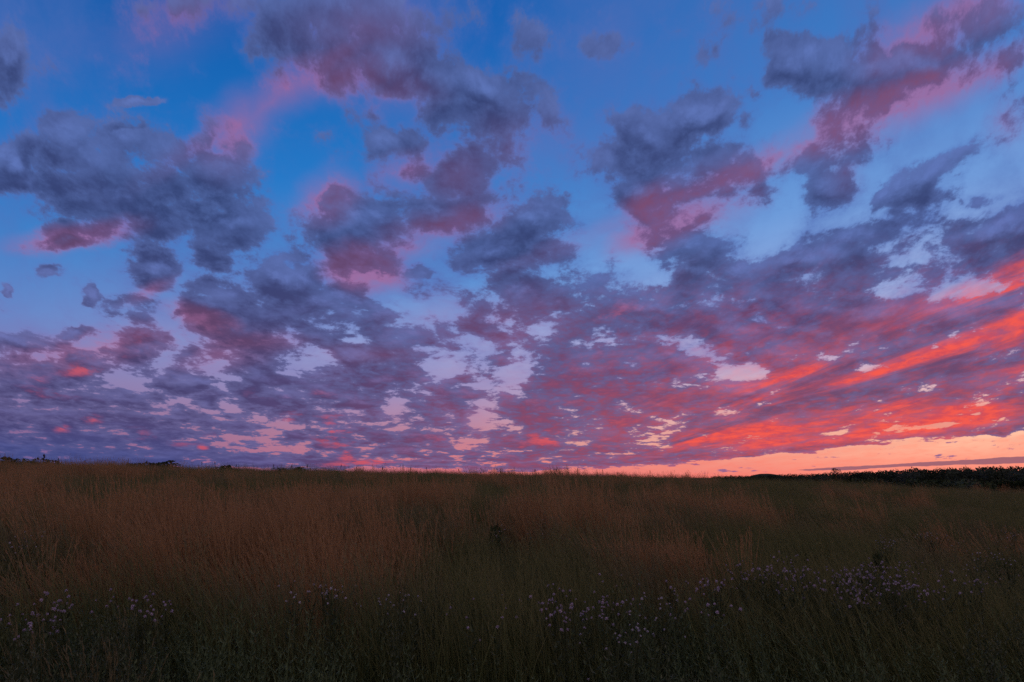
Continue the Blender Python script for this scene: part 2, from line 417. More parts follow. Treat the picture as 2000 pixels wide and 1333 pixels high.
# the last warm light: a wide, weak sun from the glow on the right
sun_data = bpy.data.lights.new('sun', 'SUN')
sun_data.energy = 0.23
sun_data.angle = math.radians(25.0)
sun_data.color = (1.0, 0.42, 0.25)
sun = bpy.data.objects.new('sun', sun_data)
COL.objects.link(sun)
sdir = Vector((math.sin(SUN_AZ) * math.cos(math.radians(9)), math.cos(SUN_AZ) * math.cos(math.radians(9)), math.sin(math.radians(9))))
sun.rotation_euler = sdir.to_track_quat('Z', 'Y').to_euler()
sun.location = (60, 60, 40)


# ------------------------------------------------------------------ helpers
def tag(o, label=None, cat=None, group=None, kind=None):
    for k, v in (('label', label), ('category', cat), ('group', group), ('kind', kind)):
        if v:
            o[k] = v
    return o


def empty(name, loc, rz=0.0):
    o = bpy.data.objects.new(name, None)
    o.empty_display_size = 0.2
    COL.objects.link(o)
    o.location = loc
    o.rotation_euler = (0, 0, rz)
    return o


class MB:
    """Collects faces with one value per face ('tint') and one per point ('along')."""
    def __init__(self):
        self.v, self.f, self.tint, self.along = [], [], [], []

    def ribbon(self, pts, widths, side, tint):
        b = len(self.v)
        n = len(pts)
        for i, (p, w) in enumerate(zip(pts, widths)):
            self.v.append(p - side * w * 0.5)
            self.v.append(p + side * w * 0.5)
            self.along += [i / (n - 1)] * 2
        for i in range(n - 1):
            self.f.append((b + 2 * i, b + 2 * i + 1, b + 2 * i + 3, b + 2 * i + 2))
            self.tint.append(tint)

    def leaf(self, p, d, side, ln, w, tint, along=0.8, bend=0.25):
        b = len(self.v)
        up = d.cross(side).normalized()
        self.v += [p, p + d * ln * 0.45 - side * w * 0.5 + up * ln * 0.06, p + d * ln * 0.45 + side * w * 0.5 + up * ln * 0.06, p + d * ln - up * ln * bend * 0.3]
        self.along += [along] * 4
        self.f += [(b, b + 2, b + 1), (b + 1, b + 2, b + 3)]
        self.tint += [tint, tint]

    def tube(self, pts, radii, sides=5, tint=0.5):
        b = len(self.v)
        n = len(pts)
        for i, (p, r) in enumerate(zip(pts, radii)):
            d = (pts[min(i + 1, n - 1)] - pts[max(i - 1, 0)]).normalized()
            a = d.orthogonal().normalized()
            c = d.cross(a)
            for k in range(sides):
                t = 2 * math.pi * k / sides
                self.v.append(p + a * (r * math.cos(t)) + c * (r * math.sin(t)))
                self.along.append(i / (n - 1))
        for i in range(n - 1):
            for k in range(sides):
                k2 = (k + 1) % sides
                self.f.append((b + i * sides + k, b + i * sides + k2, b + (i + 1) * sides + k2, b + (i + 1) * sides + k))
                self.tint.append(tint)

    def mesh(self, name, mat, smooth=False):
        me = bpy.data.meshes.new(name)
        me.from_pydata([tuple(p) for p in self.v], [], self.f)
        me.attributes.new('tint', 'FLOAT', 'FACE').data.foreach_set('value', self.tint)
        me.attributes.new('along', 'FLOAT', 'POINT').data.foreach_set('value', self.along)
        me.materials.append(mat)
        if smooth:
            me.polygons.foreach_set('use_smooth', [True] * len(me.polygons))
        me.update()
        return me


def link(name, me, parent=None, loc=(0, 0, 0)):
    o = bpy.data.objects.new(name, me)
    COL.objects.link(o)
    o.location = loc
    if parent is not None:
        o.parent = parent
    return o


def rv(*s):
    return Vector(s)


U01 = random.uniform


# ------------------------------------------------------------------ terrain
def vnoise(x, y, seed=0):
    """Smooth value noise, numpy arrays in, about -1..1 out."""
    x, y = np.asarray(x, float), np.asarray(y, float)
    xi, yi = np.floor(x).astype(int), np.floor(y).astype(int)
    fx, fy = x - xi, y - yi
    fx, fy = fx * fx * (3 - 2 * fx), fy * fy * (3 - 2 * fy)

    def h(a, b):
        n = np.sin(a * 127.1 + b * 311.7 + seed * 74.7) * 43758.5453
        return (n - np.floor(n)) * 2 - 1
    return (h(xi, yi) * (1 - fx) + h(xi + 1, yi) * fx) * (1 - fy) + (h(xi, yi + 1) * (1 - fx) + h(xi + 1, yi + 1) * fx) * fy


CREST_Y = 56.0
GRASS_TOP = 0.78
sky_px = [-600, 0, 170, 340, 480, 600, 800, 1000, 1200, 1300, 1400, 1500, 1600, 1700, 1850, 2000, 2700]
sky_py = [893, 901, 905, 909, 914, 917, 920, 923, 927, 930, 934, 937, 940, 946, 953, 957, 962]
_uv = [sky_at(a, b) for a, b in zip(sky_px, sky_py)]
SKY_U = np.array([a for a, b in _uv])
SKY_V = np.array([b for a, b in _uv])


def ground(x, y):
    x, y = np.asarray(x, float), np.asarray(y, float)
    u = np.clip(x / np.maximum(y, 6.0), -1.4, 1.4)
    c = EYE + np.interp(u, SKY_U, SKY_V) * CREST_Y - GRASS_TOP
    s = np.clip(y / CREST_Y, 0, 1)
    rise = c * s * np.clip(s * 4, 0, 1) ** 0.3
    d = np.maximum(y - CREST_Y, 0)
    drop = (c + 7.0) * (1 - np.exp(-(d / 55.0) ** 1.6))
    bumps = vnoise(x * 0.30, y * 0.30, 3) * 0.07 + vnoise(x * 0.11, y * 0.11, 5) * 0.12
    fade = np.clip(1.5 - np.abs(y - 20) / 45.0, 0, 1)
    return rise - drop + bumps * fade


def ground_at(x, y):
    return float(ground(x, y))


def place(px, py, height):
    """Where on the field a plant of this height stands whose top is seen at a pixel of the photo."""
    u, v = sky_at(px, py)
    ys = np.linspace(2.2, 55, 2400)
    top = ground(u * ys, ys) + height
    diff = (top - EYE) / ys - v
    i = np.argmax(diff > 0) if (diff > 0).any() else len(ys) - 1
    return u * ys[i], ys[i]


def mat_new(name):
    m = bpy.data.materials.new(name)
    m.use_nodes = True
    t = m.node_tree
    t.nodes.clear()
    return m, t, t.nodes.new('ShaderNodeOutputMaterial')


def attr(t, name, kind='GEOMETRY', out='Fac'):
    n = t.nodes.new('ShaderNodeAttribute')
    n.attribute_type = kind
    n.attribute_name = name
    return S(t, n.outputs[out])


def plant_mat(name, dark, light, tip=None, transl=0.35, tone=True, rough=0.6, spec=0.12):
    """Leaf or stalk colour: varies blade by blade, plant by plant and along the blade."""
    m, t, out = mat_new(name)
    tint = attr(t, 'tint')
    if tone:
        tint = (tint * 0.6 + attr(t, 'tone', 'INSTANCER') * 0.5 - 0.05).clamp()
    c = mix(t, tint, (*dark, 1), (*light, 1))
    if tip:
        c = mix(t, attr(t, 'along').step(0.45, 1.0) * 0.8, c, (*tip, 1))
    p = t.nodes.new('ShaderNodeBsdfPrincipled')
    p.inputs['Roughness'].default_value = rough
    p.inputs['Specular IOR Level'].default_value = spec
    t.links.new(c.s, p.inputs['Base Color'])
    tr = t.nodes.new('ShaderNodeBsdfTranslucent')
    t.links.new(c.s, tr.inputs['Color'])
    mx = t.nodes.new('ShaderNodeMixShader')
    mx.inputs[0].default_value = transl
    t.links.new(p.outputs[0], mx.inputs[1])
    t.links.new(tr.outputs[0], mx.inputs[2])
    t.links.new(mx.outputs[0], out.inputs[0])
    return m


def ground_mat():
    m, t, out = mat_new('meadow_soil')
    g = t.nodes.new('ShaderNodeNewGeometry')
    pos = S(t, g.outputs['Position'])
    n = noise(t, pos, 0.08, 8.0, 0.65)
    f = noise(t, pos, 3.0, 6.0, 0.65)
    c = mix(t, n.step(0.35, 0.65), (0.045, 0.05, 0.018, 1), (0.10, 0.065, 0.03, 1))
    c = mix(t, f.step(0.3, 0.7) * 0.6, c, (0.03, 0.026, 0.014, 1))
    p = t.nodes.new('ShaderNodeBsdfPrincipled')
    p.inputs['Roughness'].default_value = 0.95
    p.inputs['Specular IOR Level'].default_value = 0.05
    t.links.new(c.s, p.inputs['Base Color'])
    t.links.new(p.outputs[0], out.inputs[0])
    return m


def grid_mesh(name, xs, ys, zf, mat):
    X_, Y_ = np.meshgrid(xs, ys)
    Zz = zf(X_, Y_)
    nx, ny = len(xs), len(ys)
    co = np.stack([X_, Y_, Zz], -1).reshape(-1, 3)
    i = np.arange(nx * ny).reshape(ny, nx)
    q = np.stack([i[:-1, :-1], i[:-1, 1:], i[1:, 1:], i[1:, :-1]], -1).reshape(-1, 4)
    me = bpy.data.meshes.new(name)
    me.from_pydata(co.tolist(), [], q.tolist())
    me.polygons.foreach_set('use_smooth', [True] * len(me.polygons))
    me.materials.append(mat)
    me.update()
    return me


def spaced(lo, hi, n, power):
    t = np.linspace(-1, 1, n)
    return np.where(t < 0, lo * np.abs(t) ** power, hi * np.abs(t) ** power)


field = link('ground', grid_mesh('ground', spaced(-9000, 9000, 261, 3.6), spaced(-3000, 14000, 281, 3.2), ground, ground_mat()))
tag(field, 'dark meadow ground rising gently to a crest and dropping to lowland behind', kind='structure')


# low ridge far behind the wood
def ridge(x, y):
    a = (x - 1085.0) / 50.0
    fall = np.exp(-((y - 3000) / 160.0) ** 2)
    return -9 + (15.0 * np.exp(-(a ** 2) * (0.6 + 0.7 * (a < 0))) + 14.0 * np.exp(-((x - 1180.0) / 300.0) ** 2)) * fall + vnoise(x * 0.02, y * 0.02, 9) * 1.2


def far_mat():
    m, t, out = mat_new('far_wooded_hill')
    g = t.nodes.new('ShaderNodeNewGeometry')
    n = noise(t, S(t, g.outputs['Position']), 0.06, 6.0, 0.7)
    c = mix(t, n.step(0.3, 0.7), (0.025, 0.035, 0.03, 1), (0.06, 0.07, 0.05, 1))
    p = t.nodes.new('ShaderNodeBsdfPrincipled')
    p.inputs['Roughness'].default_value = 1.0
    p.inputs['Specular IOR Level'].default_value = 0.0
    t.links.new(c.s, p.inputs['Base Color'])
    t.links.new(p.outputs[0], out.inputs[0])
    return m


hill = link('hill', grid_mesh('hill', np.linspace(300, 2300, 140), np.linspace(2600, 3400, 40), ridge, far_mat()))
tag(hill, 'low wooded hill far beyond the treeline under the orange sky', kind='structure')


# ------------------------------------------------------------------ grasses
M_DRY = plant_mat('dry_grass_blade', (0.09, 0.055, 0.024), (0.47, 0.285, 0.115), tip=(0.42, 0.25, 0.105))
M_GREEN = plant_mat('green_grass_blade', (0.048, 0.070, 0.019), (0.19, 0.22, 0.068), tip=(0.19, 0.18, 0.065))
M_WEED = plant_mat('weed_leaf', (0.045, 0.072, 0.026), (0.18, 0.24, 0.095), transl=0.3)
M_OLIVE = plant_mat('seeding_grass_blade', (0.055, 0.058, 0.020), (0.225, 0.215, 0.078), tip=(0.25, 0.21, 0.095))


def stalk_pts(x, y, h, lean, az, n=4, droop=0.0):
    d = rv(math.cos(az), math.sin(az), 0)
    pts = []
    for i in range(n + 1):
        s = i / n
        off = lean * s * s * h
        z = h * s * (1 - 0.28 * lean * lean * s) - droop * h * max(0, s - 0.7) ** 2 * 3
        pts.append(rv(x, y, 0) + d * off + rv(0, 0, z))
    return pts


def side_vec(view_jit=0.7):
    a = U01(-view_jit, view_jit)
    return rv(math.cos(a), math.sin(a), 0)


def clump_dry(kind, n_tuft=4, n_stem=20):
    """Bunch grass: a few tufts, the stalks of each leaning and coloured alike."""
    mb = MB()
    for j in range(n_tuft):
        a, q = U01(0, 6.283), math.sqrt(U01(0, 1)) * 0.34
        cx, cy = q * math.cos(a), q * math.sin(a)
        th, tl, ta, tt = random.gauss(0.86, 0.12), abs(random.gauss(0.20, 0.12)), math.pi + random.gauss(0, 0.6), random.choice((0.0, 0.15, 0.35, 0.7, 0.95))
        for i in range(n_stem):
            a, q = U01(0, 6.283), math.sqrt(U01(0, 1)) * 0.11
            x, y = cx + q * math.cos(a), cy + q * math.sin(a)
            h = th * U01(0.78, 1.12)
            tint = min(1, max(0, tt + random.gauss(0, 0.14)))
            # each stalk adds its own outward lean to the tuft's
            lx, ly = tl * math.cos(ta) + math.cos(a) * q * 1.6, tl * math.sin(ta) + math.sin(a) * q * 1.6
            pts = stalk_pts(x, y, h, math.hypot(lx, ly), math.atan2(ly, lx), 4)
            w = U01(0.8, 1.3)
            mb.ribbon(pts, [0.0052 * w, 0.0050 * w, 0.0044 * w, 0.0036 * w, 0.0018], side_vec(), tint)
            top, nxt = pts[-1], pts[-2]
            ax = top - nxt
            if U01(0, 1) < 0.8:                              # narrow seed head along the tip
                for k in range(4 + kind):
                    p = nxt + ax * U01(0.25, 0.98)
                    d = (ax.normalized() * 1.3 + rv(U01(-1, 1), U01(-1, 1), U01(-0.2, 0.5)) * 0.34).normalized()
                    mb.leaf(p, d, side_vec(1.5), U01(0.05, 0.10), U01(0.0045, 0.008), min(1, tint + U01(-0.05, 0.15)), 0.95)
    for i in range(40):                                     # low leaves
        a, q = U01(0, 6.283), math.sqrt(U01(0, 1)) * 0.42
        pts = stalk_pts(q * math.cos(a), q * math.sin(a), U01(0.22, 0.55), U01(0.2, 0.8), U01(0, 6.283), 3)
        mb.ribbon(pts, [0.006, 0.0065, 0.005, 0.0015], side_vec(1.5), U01(0, 0.6))
    return mb


def clump_green(kind):
    mb = MB()
    r = 0.40
    for i in range(105):
        a, q = U01(0, 6.283), math.sqrt(U01(0, 1)) * r
        h = abs(random.gauss(0.55, 0.14)) + 0.08
        pts = stalk_pts(q * math.cos(a), q * math.sin(a), h, abs(random.gauss(0.32, 0.22)), math.pi + random.gauss(0, 1.1), 4)
        w = U01(0.004, 0.0085)
        mb.ribbon(pts, [w, w * 1.05, w * 0.9, w * 0.6, w * 0.12], side_vec(1.3), U01(0, 1))
    if kind:
        for i in range(9):
            a, q = U01(0, 6.283), math.sqrt(U01(0, 1)) * r
            pts = stalk_pts(q * math.cos(a), q * math.sin(a), U01(0.7, 0.95), U01(0.05, 0.3), math.pi + random.gauss(0, 0.7), 4)
            mb.ribbon(pts, [0.004, 0.0035, 0.003, 0.0025, 0.0015], side_vec(), U01(0.5, 1))
            for k in range(7):
                p = pts[-2].lerp(pts[-1], U01(0.1, 1))
                d = rv(U01(-1, 1), U01(-1, 1), U01(0.4, 1.6)).normalized()
                mb.leaf(p, d, side_vec(1.5), U01(0.025, 0.05), U01(0.004, 0.008), U01(0.6, 1), 0.95)
    return mb


def clump_weed(kind):
    """Leafy stems, goldenrod fashion, not yet in flower."""
    mb = MB()
    for i in range(9):
        a, q = U01(0, 6.283), math.sqrt(U01(0, 1)) * 0.34
        h = random.gauss(0.62, 0.10)
        pts = stalk_pts(q * math.cos(a), q * math.sin(a), h, U01(0.02, 0.3), math.pi + random.gauss(0, 1.2), 5)
        tint = U01(0.1, 0.9)
        mb.ribbon(pts, [0.006, 0.0055, 0.005, 0.0045, 0.004, 0.002], side_vec(), tint * 0.6)
        n = 26
        for k in range(n):
            s = 0.25 + 0.75 * k / (n - 1)
            j = min(int(s * 5), 4)
            p = pts[j].lerp(pts[j + 1], s * 5 - j)
            az = k * 2.4 + U01(-0.3, 0.3)
            d = rv(math.cos(az), math.sin(az), U01(0.15, 0.9)).normalized()
            sd = d.cross(rv(0, 0, 1)).normalized()
            ln = (0.075 if kind == 0 else 0.05) * (1.15 - 0.6 * s) * U01(0.7, 1.2)
            mb.leaf(p, d, sd, ln, ln * (0.20 if kind == 0 else 0.34), min(1, max(0, tint + U01(-0.25, 0.25))), 0.8, 0.9)
    return mb


def clump_olive(kind):
    mb = clump_dry(1, 3, 14)
    return mb


def lib(name, makers, mat):
    c = bpy.data.collections.new(name + '_kinds')
    for i, mk in enumerate(makers):
        o = bpy.data.objects.new('%s_%s' % (name, 'abcdef'[i]), mk.mesh(name, mat))
        c.objects.link(o)
    return c


L_DRY = lib('dry_grass_clump', [clump_dry(k % 2) for k in range(4)], M_DRY)
L_OLIVE = lib('seeding_grass_clump', [clump_olive(k) for k in range(3)], M_OLIVE)
L_GREEN = lib('green_grass_clump', [clump_green(k % 2) for k in range(4)], M_GREEN)
L_WEED = lib('weed_clump', [clump_weed(k % 2) for k in range(4)], M_WEED)


def scatter_object(name, pts, rots, scls, tones, picks, coll, label):
    me = bpy.data.meshes.new(name)
    me.from_pydata(pts.tolist(), [], [])
    for nm, ty, data in (('rot', 'FLOAT_VECTOR', rots), ('scl', 'FLOAT_VECTOR', scls)):
        me.attributes.new(nm, ty, 'POINT').data.foreach_set('vector', data.astype(np.float32).ravel())
    me.attributes.new('tone', 'FLOAT', 'POINT').data.foreach_set('value', tones.astype(np.float32))
    me.attributes.new('pick', 'INT', 'POINT').data.foreach_set('value', picks.astype(np.int32))
    o = link(name, me)
    g = bpy.data.node_groups.new(name + '_scatter', 'GeometryNodeTree')
    g.interface.new_socket('Geometry', in_out='INPUT', socket_type='NodeSocketGeometry')
    g.interface.new_socket('Geometry', in_out='OUTPUT', socket_type='NodeSocketGeometry')
    gi, go = g.nodes.new('NodeGroupInput'), g.nodes.new('NodeGroupOutput')
    ip = g.nodes.new('GeometryNodeInstanceOnPoints')
    ci = g.nodes.new('GeometryNodeCollectionInfo')
    ci.inputs['Collection'].default_value = coll
    ci.inputs['Separate Children'].default_value = True
    ci.inputs['Reset Children'].default_value = True
    ip.inputs['Pick Instance'].default_value = True

    def at(nm, ty):
        n = g.nodes.new('GeometryNodeInputNamedAttribute')
        n.data_type = ty
        n.inputs['Name'].default_value = nm
        return n.outputs['Attribute']
    g.links.new(gi.outputs[0], ip.inputs['Points'])
    g.links.new(ci.outputs[0], ip.inputs['Instance'])
    g.links.new(at('pick', 'INT'), ip.inputs['Instance Index'])
    e = g.nodes.new('FunctionNodeEulerToRotation')
    g.links.new(at('rot', 'FLOAT_VECTOR'), e.inputs[0])
    g.links.new(e.outputs[0], ip.inputs['Rotation'])
    g.links.new(at('scl', 'FLOAT_VECTOR'), ip.inputs['Scale'])
    g.links.new(ip.outputs[0], go.inputs[0])
    md = o.modifiers.new('scatter', 'NODES')
    md.node_group = g
    tag(o, label, kind='stuff')
    return o


# where each kind grows ------------------------------------------------
def jittered(y0, y1, step, side=1.2, extra=2.5):
    out = []
    ys = np.arange(y0, y1, step)
    for y in ys:
        w = y * side + extra
        n = int(2 * w / step)
        xs = np.linspace(-w, w, n) + RNG.uniform(-0.5, 0.5, n) * step
        out.append(np.stack([xs, np.full(n, y) + RNG.uniform(-0.5, 0.5, n) * step], 1))
    return np.concatenate(out)


spots = np.concatenate([jittered(0.9, 9, 0.32), jittered(9, 22, 0.42), jittered(22, 66, 0.62)])
# clear of the camera
spots = spots[np.hypot(spots[:, 0], spots[:, 1]) > 1.5]
sx, sy = spots[:, 0], spots[:, 1]
sz = ground(sx, sy)
su = sx / np.maximum(sy, 1)
n1 = vnoise(sx * 0.55, sy * 0.38, 21) * 0.6 + vnoise(sx * 1.3, sy * 0.9, 22) * 0.4
n2 = vnoise(sx * 0.23, sy * 0.16, 23)
n3 = vnoise(sx * 0.8, sy * 0.6, 24)


def band(v, a, b, c, d):
    return np.clip((v - a) / (b - a), 0, 1) * np.clip((d - v) / (d - c), 0, 1)


left = np.clip((0.42 - su) / 0.35, 0, 1)              # 1 left and middle, 0 far right
p_dry = (band(sy, 5.4, 7.0, 16, 22) * 0.38 + band(sy, 16, 24, 60, 70) * 0.20) * (0.30 + 0.70 * left) + n1 * 1.05 + n2 * 0.45 - 0.10 + 0.55 * band(sy, 26, 32, 40, 46) * np.clip((-0.45 - su) / 0.2, 0, 1)
p_dry -= 0.35 * np.clip((su - 0.30) / 0.2, 0, 1) * band(sy, 6, 8, 12, 18)
p_dry -= 0.7 * np.clip((sy - 44) / 4, 0, 1) * np.clip((0.05 - su) / 0.3, 0, 1)
p_dry -= 0.20 * np.clip((sy - 19) / 5, 0, 1)
p_dry += 0.20 * band(sy, 2.0, 2.8, 4.4, 5.4) - 0.35 * np.clip((su - 0.15) / 0.2, 0, 1) * np.clip((6.0 - sy) / 1.0, 0, 1)
p_dry -= 0.6 * band(sy, 19, 23, 27, 33) * np.clip((su + 0.45) / 0.2, 0, 1) * np.clip((0.25 - su) / 0.3, 0, 1)
p_weed = 0.74 - np.clip((sy - 4.8) / 2.6, 0, 0.75) + n3 * 0.45
is_dry = p_dry > 0.42
is_olive = ~is_dry & (p_dry > 0.08)
is_weed = ~is_dry & ~is_olive & (p_weed > 0.45)
is_green = ~is_dry & ~is_olive & ~is_weed


def lay(name, mask, coll, k, hlo, hhi, label, lean=0.0):
    idx = np.nonzero(mask)[0]
    m = len(idx)
    p = np.stack([sx[idx], sy[idx], sz[idx] - 0.02], 1)
    gust = 0.10 + 0.16 * vnoise(sx[idx] * 0.35, sy[idx] * 0.35, 31) + 0.10 * np.clip(su[idx] + 0.3, 0, 0.9)
    rots = np.stack([RNG.normal(0, 0.06, m), -(gust + lean) + RNG.normal(0, 0.06, m), RNG.uniform(-0.7, 0.7, m)], 1)
    h = RNG.uniform(hlo, hhi, m) * (1 + 0.22 * vnoise(sx[idx] * 0.9, sy[idx] * 0.7, 41) + 0.12 * vnoise(sx[idx] * 0.25, sy[idx] * 0.25, 42))
    nearfield = np.clip((sy[idx] - 1.5) / 2.5, 0.55, 1)
    scl = np.stack([RNG.uniform(0.9, 1.25, m), RNG.uniform(0.9, 1.25, m), h * nearfield], 1)
    tones = np.clip(0.5 + n1[idx] * 0.5 + RNG.normal(0, 0.2, m), 0, 1)
    return scatter_object(name, p, rots, scl, tones, RNG.integers(0, k, m), coll, label)


lay('dry_grass', is_dry, L_DRY, 4, 0.78, 1.12, 'tall reddish brown dry grass leaning in the wind across the meadow')
lay('seeding_grass', is_olive, L_OLIVE, 3, 0.72, 1.05, 'olive brown seeding grass mixed through the meadow')
lay('green_grass', is_green, L_GREEN, 4, 0.75, 1.25, 'dark green grass filling the lower and right part of the meadow')
lay('meadow_weeds', is_weed, L_WEED, 4, 0.75, 1.15, 'dark leafy weeds growing thick in the foreground of the meadow')


# ------------------------------------------------------------------ trees of the far wood
M_CROWN = plant_mat('tree_leaves', (0.016, 0.024, 0.014), (0.062, 0.080, 0.040), tone=False, transl=0.2)
M_HEDGE = plant_mat('shrub_leaves', (0.020, 0.034, 0.012), (0.085, 0.115, 0.040), tone=False, transl=0.25)
M_BARK = plant_mat('bark', (0.035, 0.028, 0.022), (0.07, 0.055, 0.045), tone=False, transl=0.0)


def crown_mesh(name, seed, lobes, n, leaf, mat, base=0.28, wide=0.42):
    """Leaf clumps on the shells of several uneven lobes; unit height, gaps left between the lobes."""
    rnd = random.Random(seed)
    mb = MB()
    ls = []
    for i in range(lobes):
        z = base + (0.93 - base) * (i + rnd.random()) / lobes
        r = wide * math.sqrt(max(0.08, 1 - ((z - (base + 0.28)) / 0.52) ** 2))
        a = i * 2.4 + rnd.random()
        q = r * rnd.uniform(0.25, 0.75)
        ls.append((rv(q * math.cos(a), q * math.sin(a), z), rnd.uniform(0.16, 0.26) * (1.15 - 0.3 * z)))
    for c, rad in ls:
        tone = rnd.uniform(0.1, 0.9)
        for k in range(n // lobes):
            d = rv(rnd.gauss(0, 1), rnd.gauss(0, 1), rnd.gauss(0, 1)).normalized()
            p = c + rv(d.x * 1.15, d.y * 1.15, d.z * 0.85) * rad * rnd.uniform(0.55, 1.0)
            e = (d + rv(rnd.gauss(0, 1), rnd.gauss(0, 1), rnd.gauss(0, 1)) * 0.7).normalized()
            sd = e.orthogonal().normalized()
            ln = leaf * rnd.uniform(0.6, 1.3)
            mb.leaf(p, e, sd, ln, ln * 0.85, min(1, max(0, tone + rnd.uniform(-0.3, 0.3))), 0.5)
    return mb.mesh(name, mat)


def trunk_mesh(seed):
    rnd = random.Random(seed)
    mb = MB()
    top = rv(rnd.uniform(-0.03, 0.03), rnd.uniform(-0.03, 0.03), 0.78)
    mid = rv(rnd.uniform(-0.02, 0.02), rnd.uniform(-0.02, 0.02), 0.38)
    mb.tube([rv(0, 0, -0.02), mid * 0.5, mid, top], [0.026, 0.020, 0.016, 0.004], 6)
    for i in range(5):
        a = i * 2.4 + rnd.random()
        z = rnd.uniform(0.26, 0.55)
        p = rv(0, 0, z)
        d = rv(math.cos(a), math.sin(a), rnd.uniform(0.5, 1.1)) * 0.26
        mb.tube([p, p + d * 0.5 + rv(0, 0, 0.02), p + d], [0.010, 0.007, 0.003], 4)
    return mb.mesh('trunk', M_BARK)


CROWNS = [crown_mesh('crown', 100 + i, 12 + i % 4, 1150, 0.062, M_CROWN, base=0.22, wide=0.46 + 0.05 * (i % 3)) for i in range(7)]
TRUNKS = [trunk_mesh(200 + i) for i in range(4)]
TL_PX = [1380, 1450, 1520, 1570, 1620, 1660, 1700, 1750, 1800, 1850, 1900, 2000, 2300]
TL_PY = [928, 925, 923.5, 922.5, 919.5, 917.5, 916, 913, 911, 909.5, 908.5, 907, 904]
TL_D = [760, 720, 640, 540, 450, 390, 345, 320, 305, 295, 285, 275, 260]


def tree(px, depth, top_py, label, group, wide=1.0):
    u, v = sky_at(px, top_py)
    x, y = u * depth, depth
    z = ground_at(x, y)
    h = EYE + v * depth - z
    t = empty('tree', (x, y, z), U01(0, 6.28))
    tag(t, label, 'tree', group)
    k = h / 1.10
    for nm, me, s in (('crown', random.choice(CROWNS), (k * wide, k * wide, k)), ('trunk', random.choice(TRUNKS), (k, k, k))):
        o = link(nm, me, t)
        o.scale = s
    return t




def tree_label(px, row):
    end = 0 if px < 1600 else 1 if px < 1800 else 2
    front = ['small dark tree in the thin left end of the far wood, beside the low hill',
             'dark broadleaf tree at the front of the middle of the far wood',
             'dark broadleaf tree at the front of the thick right end of the far wood'][end]
    back = ['small dark treetop behind the front trees at the left end of the far wood',
            'dark treetop showing over the front trees in the middle of the far wood',
            'dark treetop showing over the front trees at the right end of the far wood'][end]
    where = ['left end', 'middle', 'right end'][end]
    return (front, 'front trees at the %s of the far wood' % where) if row == 0 else (back, 'treetops behind at the %s of the far wood' % where)


for row, (dd, dpy, step) in enumerate([(0, 3.5, 5.2), (28, 0.5, 5.8), (60, 0.0, 7.0), (95, 1.5, 8.0)]):
    px = 1392.0 + row * 3
    while px < 2045 + 70 * (row == 0):
        dep = np.interp(px, TL_PX, TL_D) + dd
        tree(px + U01(-3, 3), dep + U01(-7, 7), np.interp(px, TL_PX, TL_PY) + dpy + U01(1.6, 4.2), *tree_label(px, row), U01(0.85, 1.25))
        px += step * FPX / dep * U01(0.85, 1.2)
tree(1631, 415, 912.5, 'tallest lone tree standing above the wood against the pink horizon', None, 0.45)

BUSHES = [crown_mesh('foliage', 300 + i, 7, 420, 0.13, M_HEDGE, base=0.12, wide=0.62) for i in range(5)]
TWIGS = []
for i in range(2):
    mb = MB()
    for j in range(7):
        a, q = j * 0.9 + i, 0.10
        d = rv(math.cos(a) * U01(0.1, 0.45), math.sin(a) * U01(0.1, 0.45), U01(0.6, 0.85))
        mb.tube([rv(0, 0, -0.03), d * 0.5 + rv(0, 0, 0.03), d], [0.014, 0.010, 0.004], 4)
    TWIGS.append(mb.mesh('stem', M_BARK))


def shrub(px, depth, top_py, wide, label, group=None, name='shrub', z_sink=0.0):
    u, v = sky_at(px, top_py)
    x, y = u * depth, depth
    z = ground_at(x, y) - z_sink
    h = EYE + v * depth - z
    t = empty(name, (x, y, z), U01(0, 6.28))
    tag(t, label, 'shrub', group)
    k = h / 0.98
    for nm, me in (('foliage', random.choice(BUSHES)), ('stem', random.choice(TWIGS))):
        o = link(nm, me, t)
        o.scale = (k * wide, k * wide, k)
    return t


px = 1650.0
while px < 2030:
    shrub(px, np.interp(px, TL_PX, TL_D) - 26 + U01(-5, 5), np.interp(px, [1650, 1760, 1850, 2000], [936, 940, 940, 938]) + U01(-4, 3), U01(0.9, 1.5), 'rounded green bush along the foot of the dark wood', 'bushes along the foot of the wood')
    px += U01(16, 34)

# shrubs that break the left skyline
for px, top, wd, lb in [(8, 896.5, 2.0, 'dark green shrub on the skyline at the left edge of the photo'),
                        (44, 898.5, 2.1, 'dark shrub on the left skyline, second from the left edge'),
                        (84, 898.5, 2.0, 'dark shrub on the left skyline below the thin upright spike'),
                        (262, 906.0, 1.9, 'small dark shrub at the left end of the clump of three on the skyline'),
                        (296, 904.7, 2.0, 'middle dark shrub of the clump of three on the skyline'),
                        (329, 903.2, 1.9, 'highest dark shrub at the right end of the clump of three on the skyline'),
                        (440, 910.2, 2.0, 'lone low rounded dark shrub on the skyline right of the clump of three'),
                        (552, 914.0, 1.9, 'low dark shrub on the skyline left of the pale arching plume, farthest from it'),
                        (584, 915.3, 1.9, 'low dark shrub on the skyline just left of the pale arching plume')]:
    shrub(px, 53.0 + U01(-1, 1), top, wd, lb, 'dark shrubs on the left skyline')
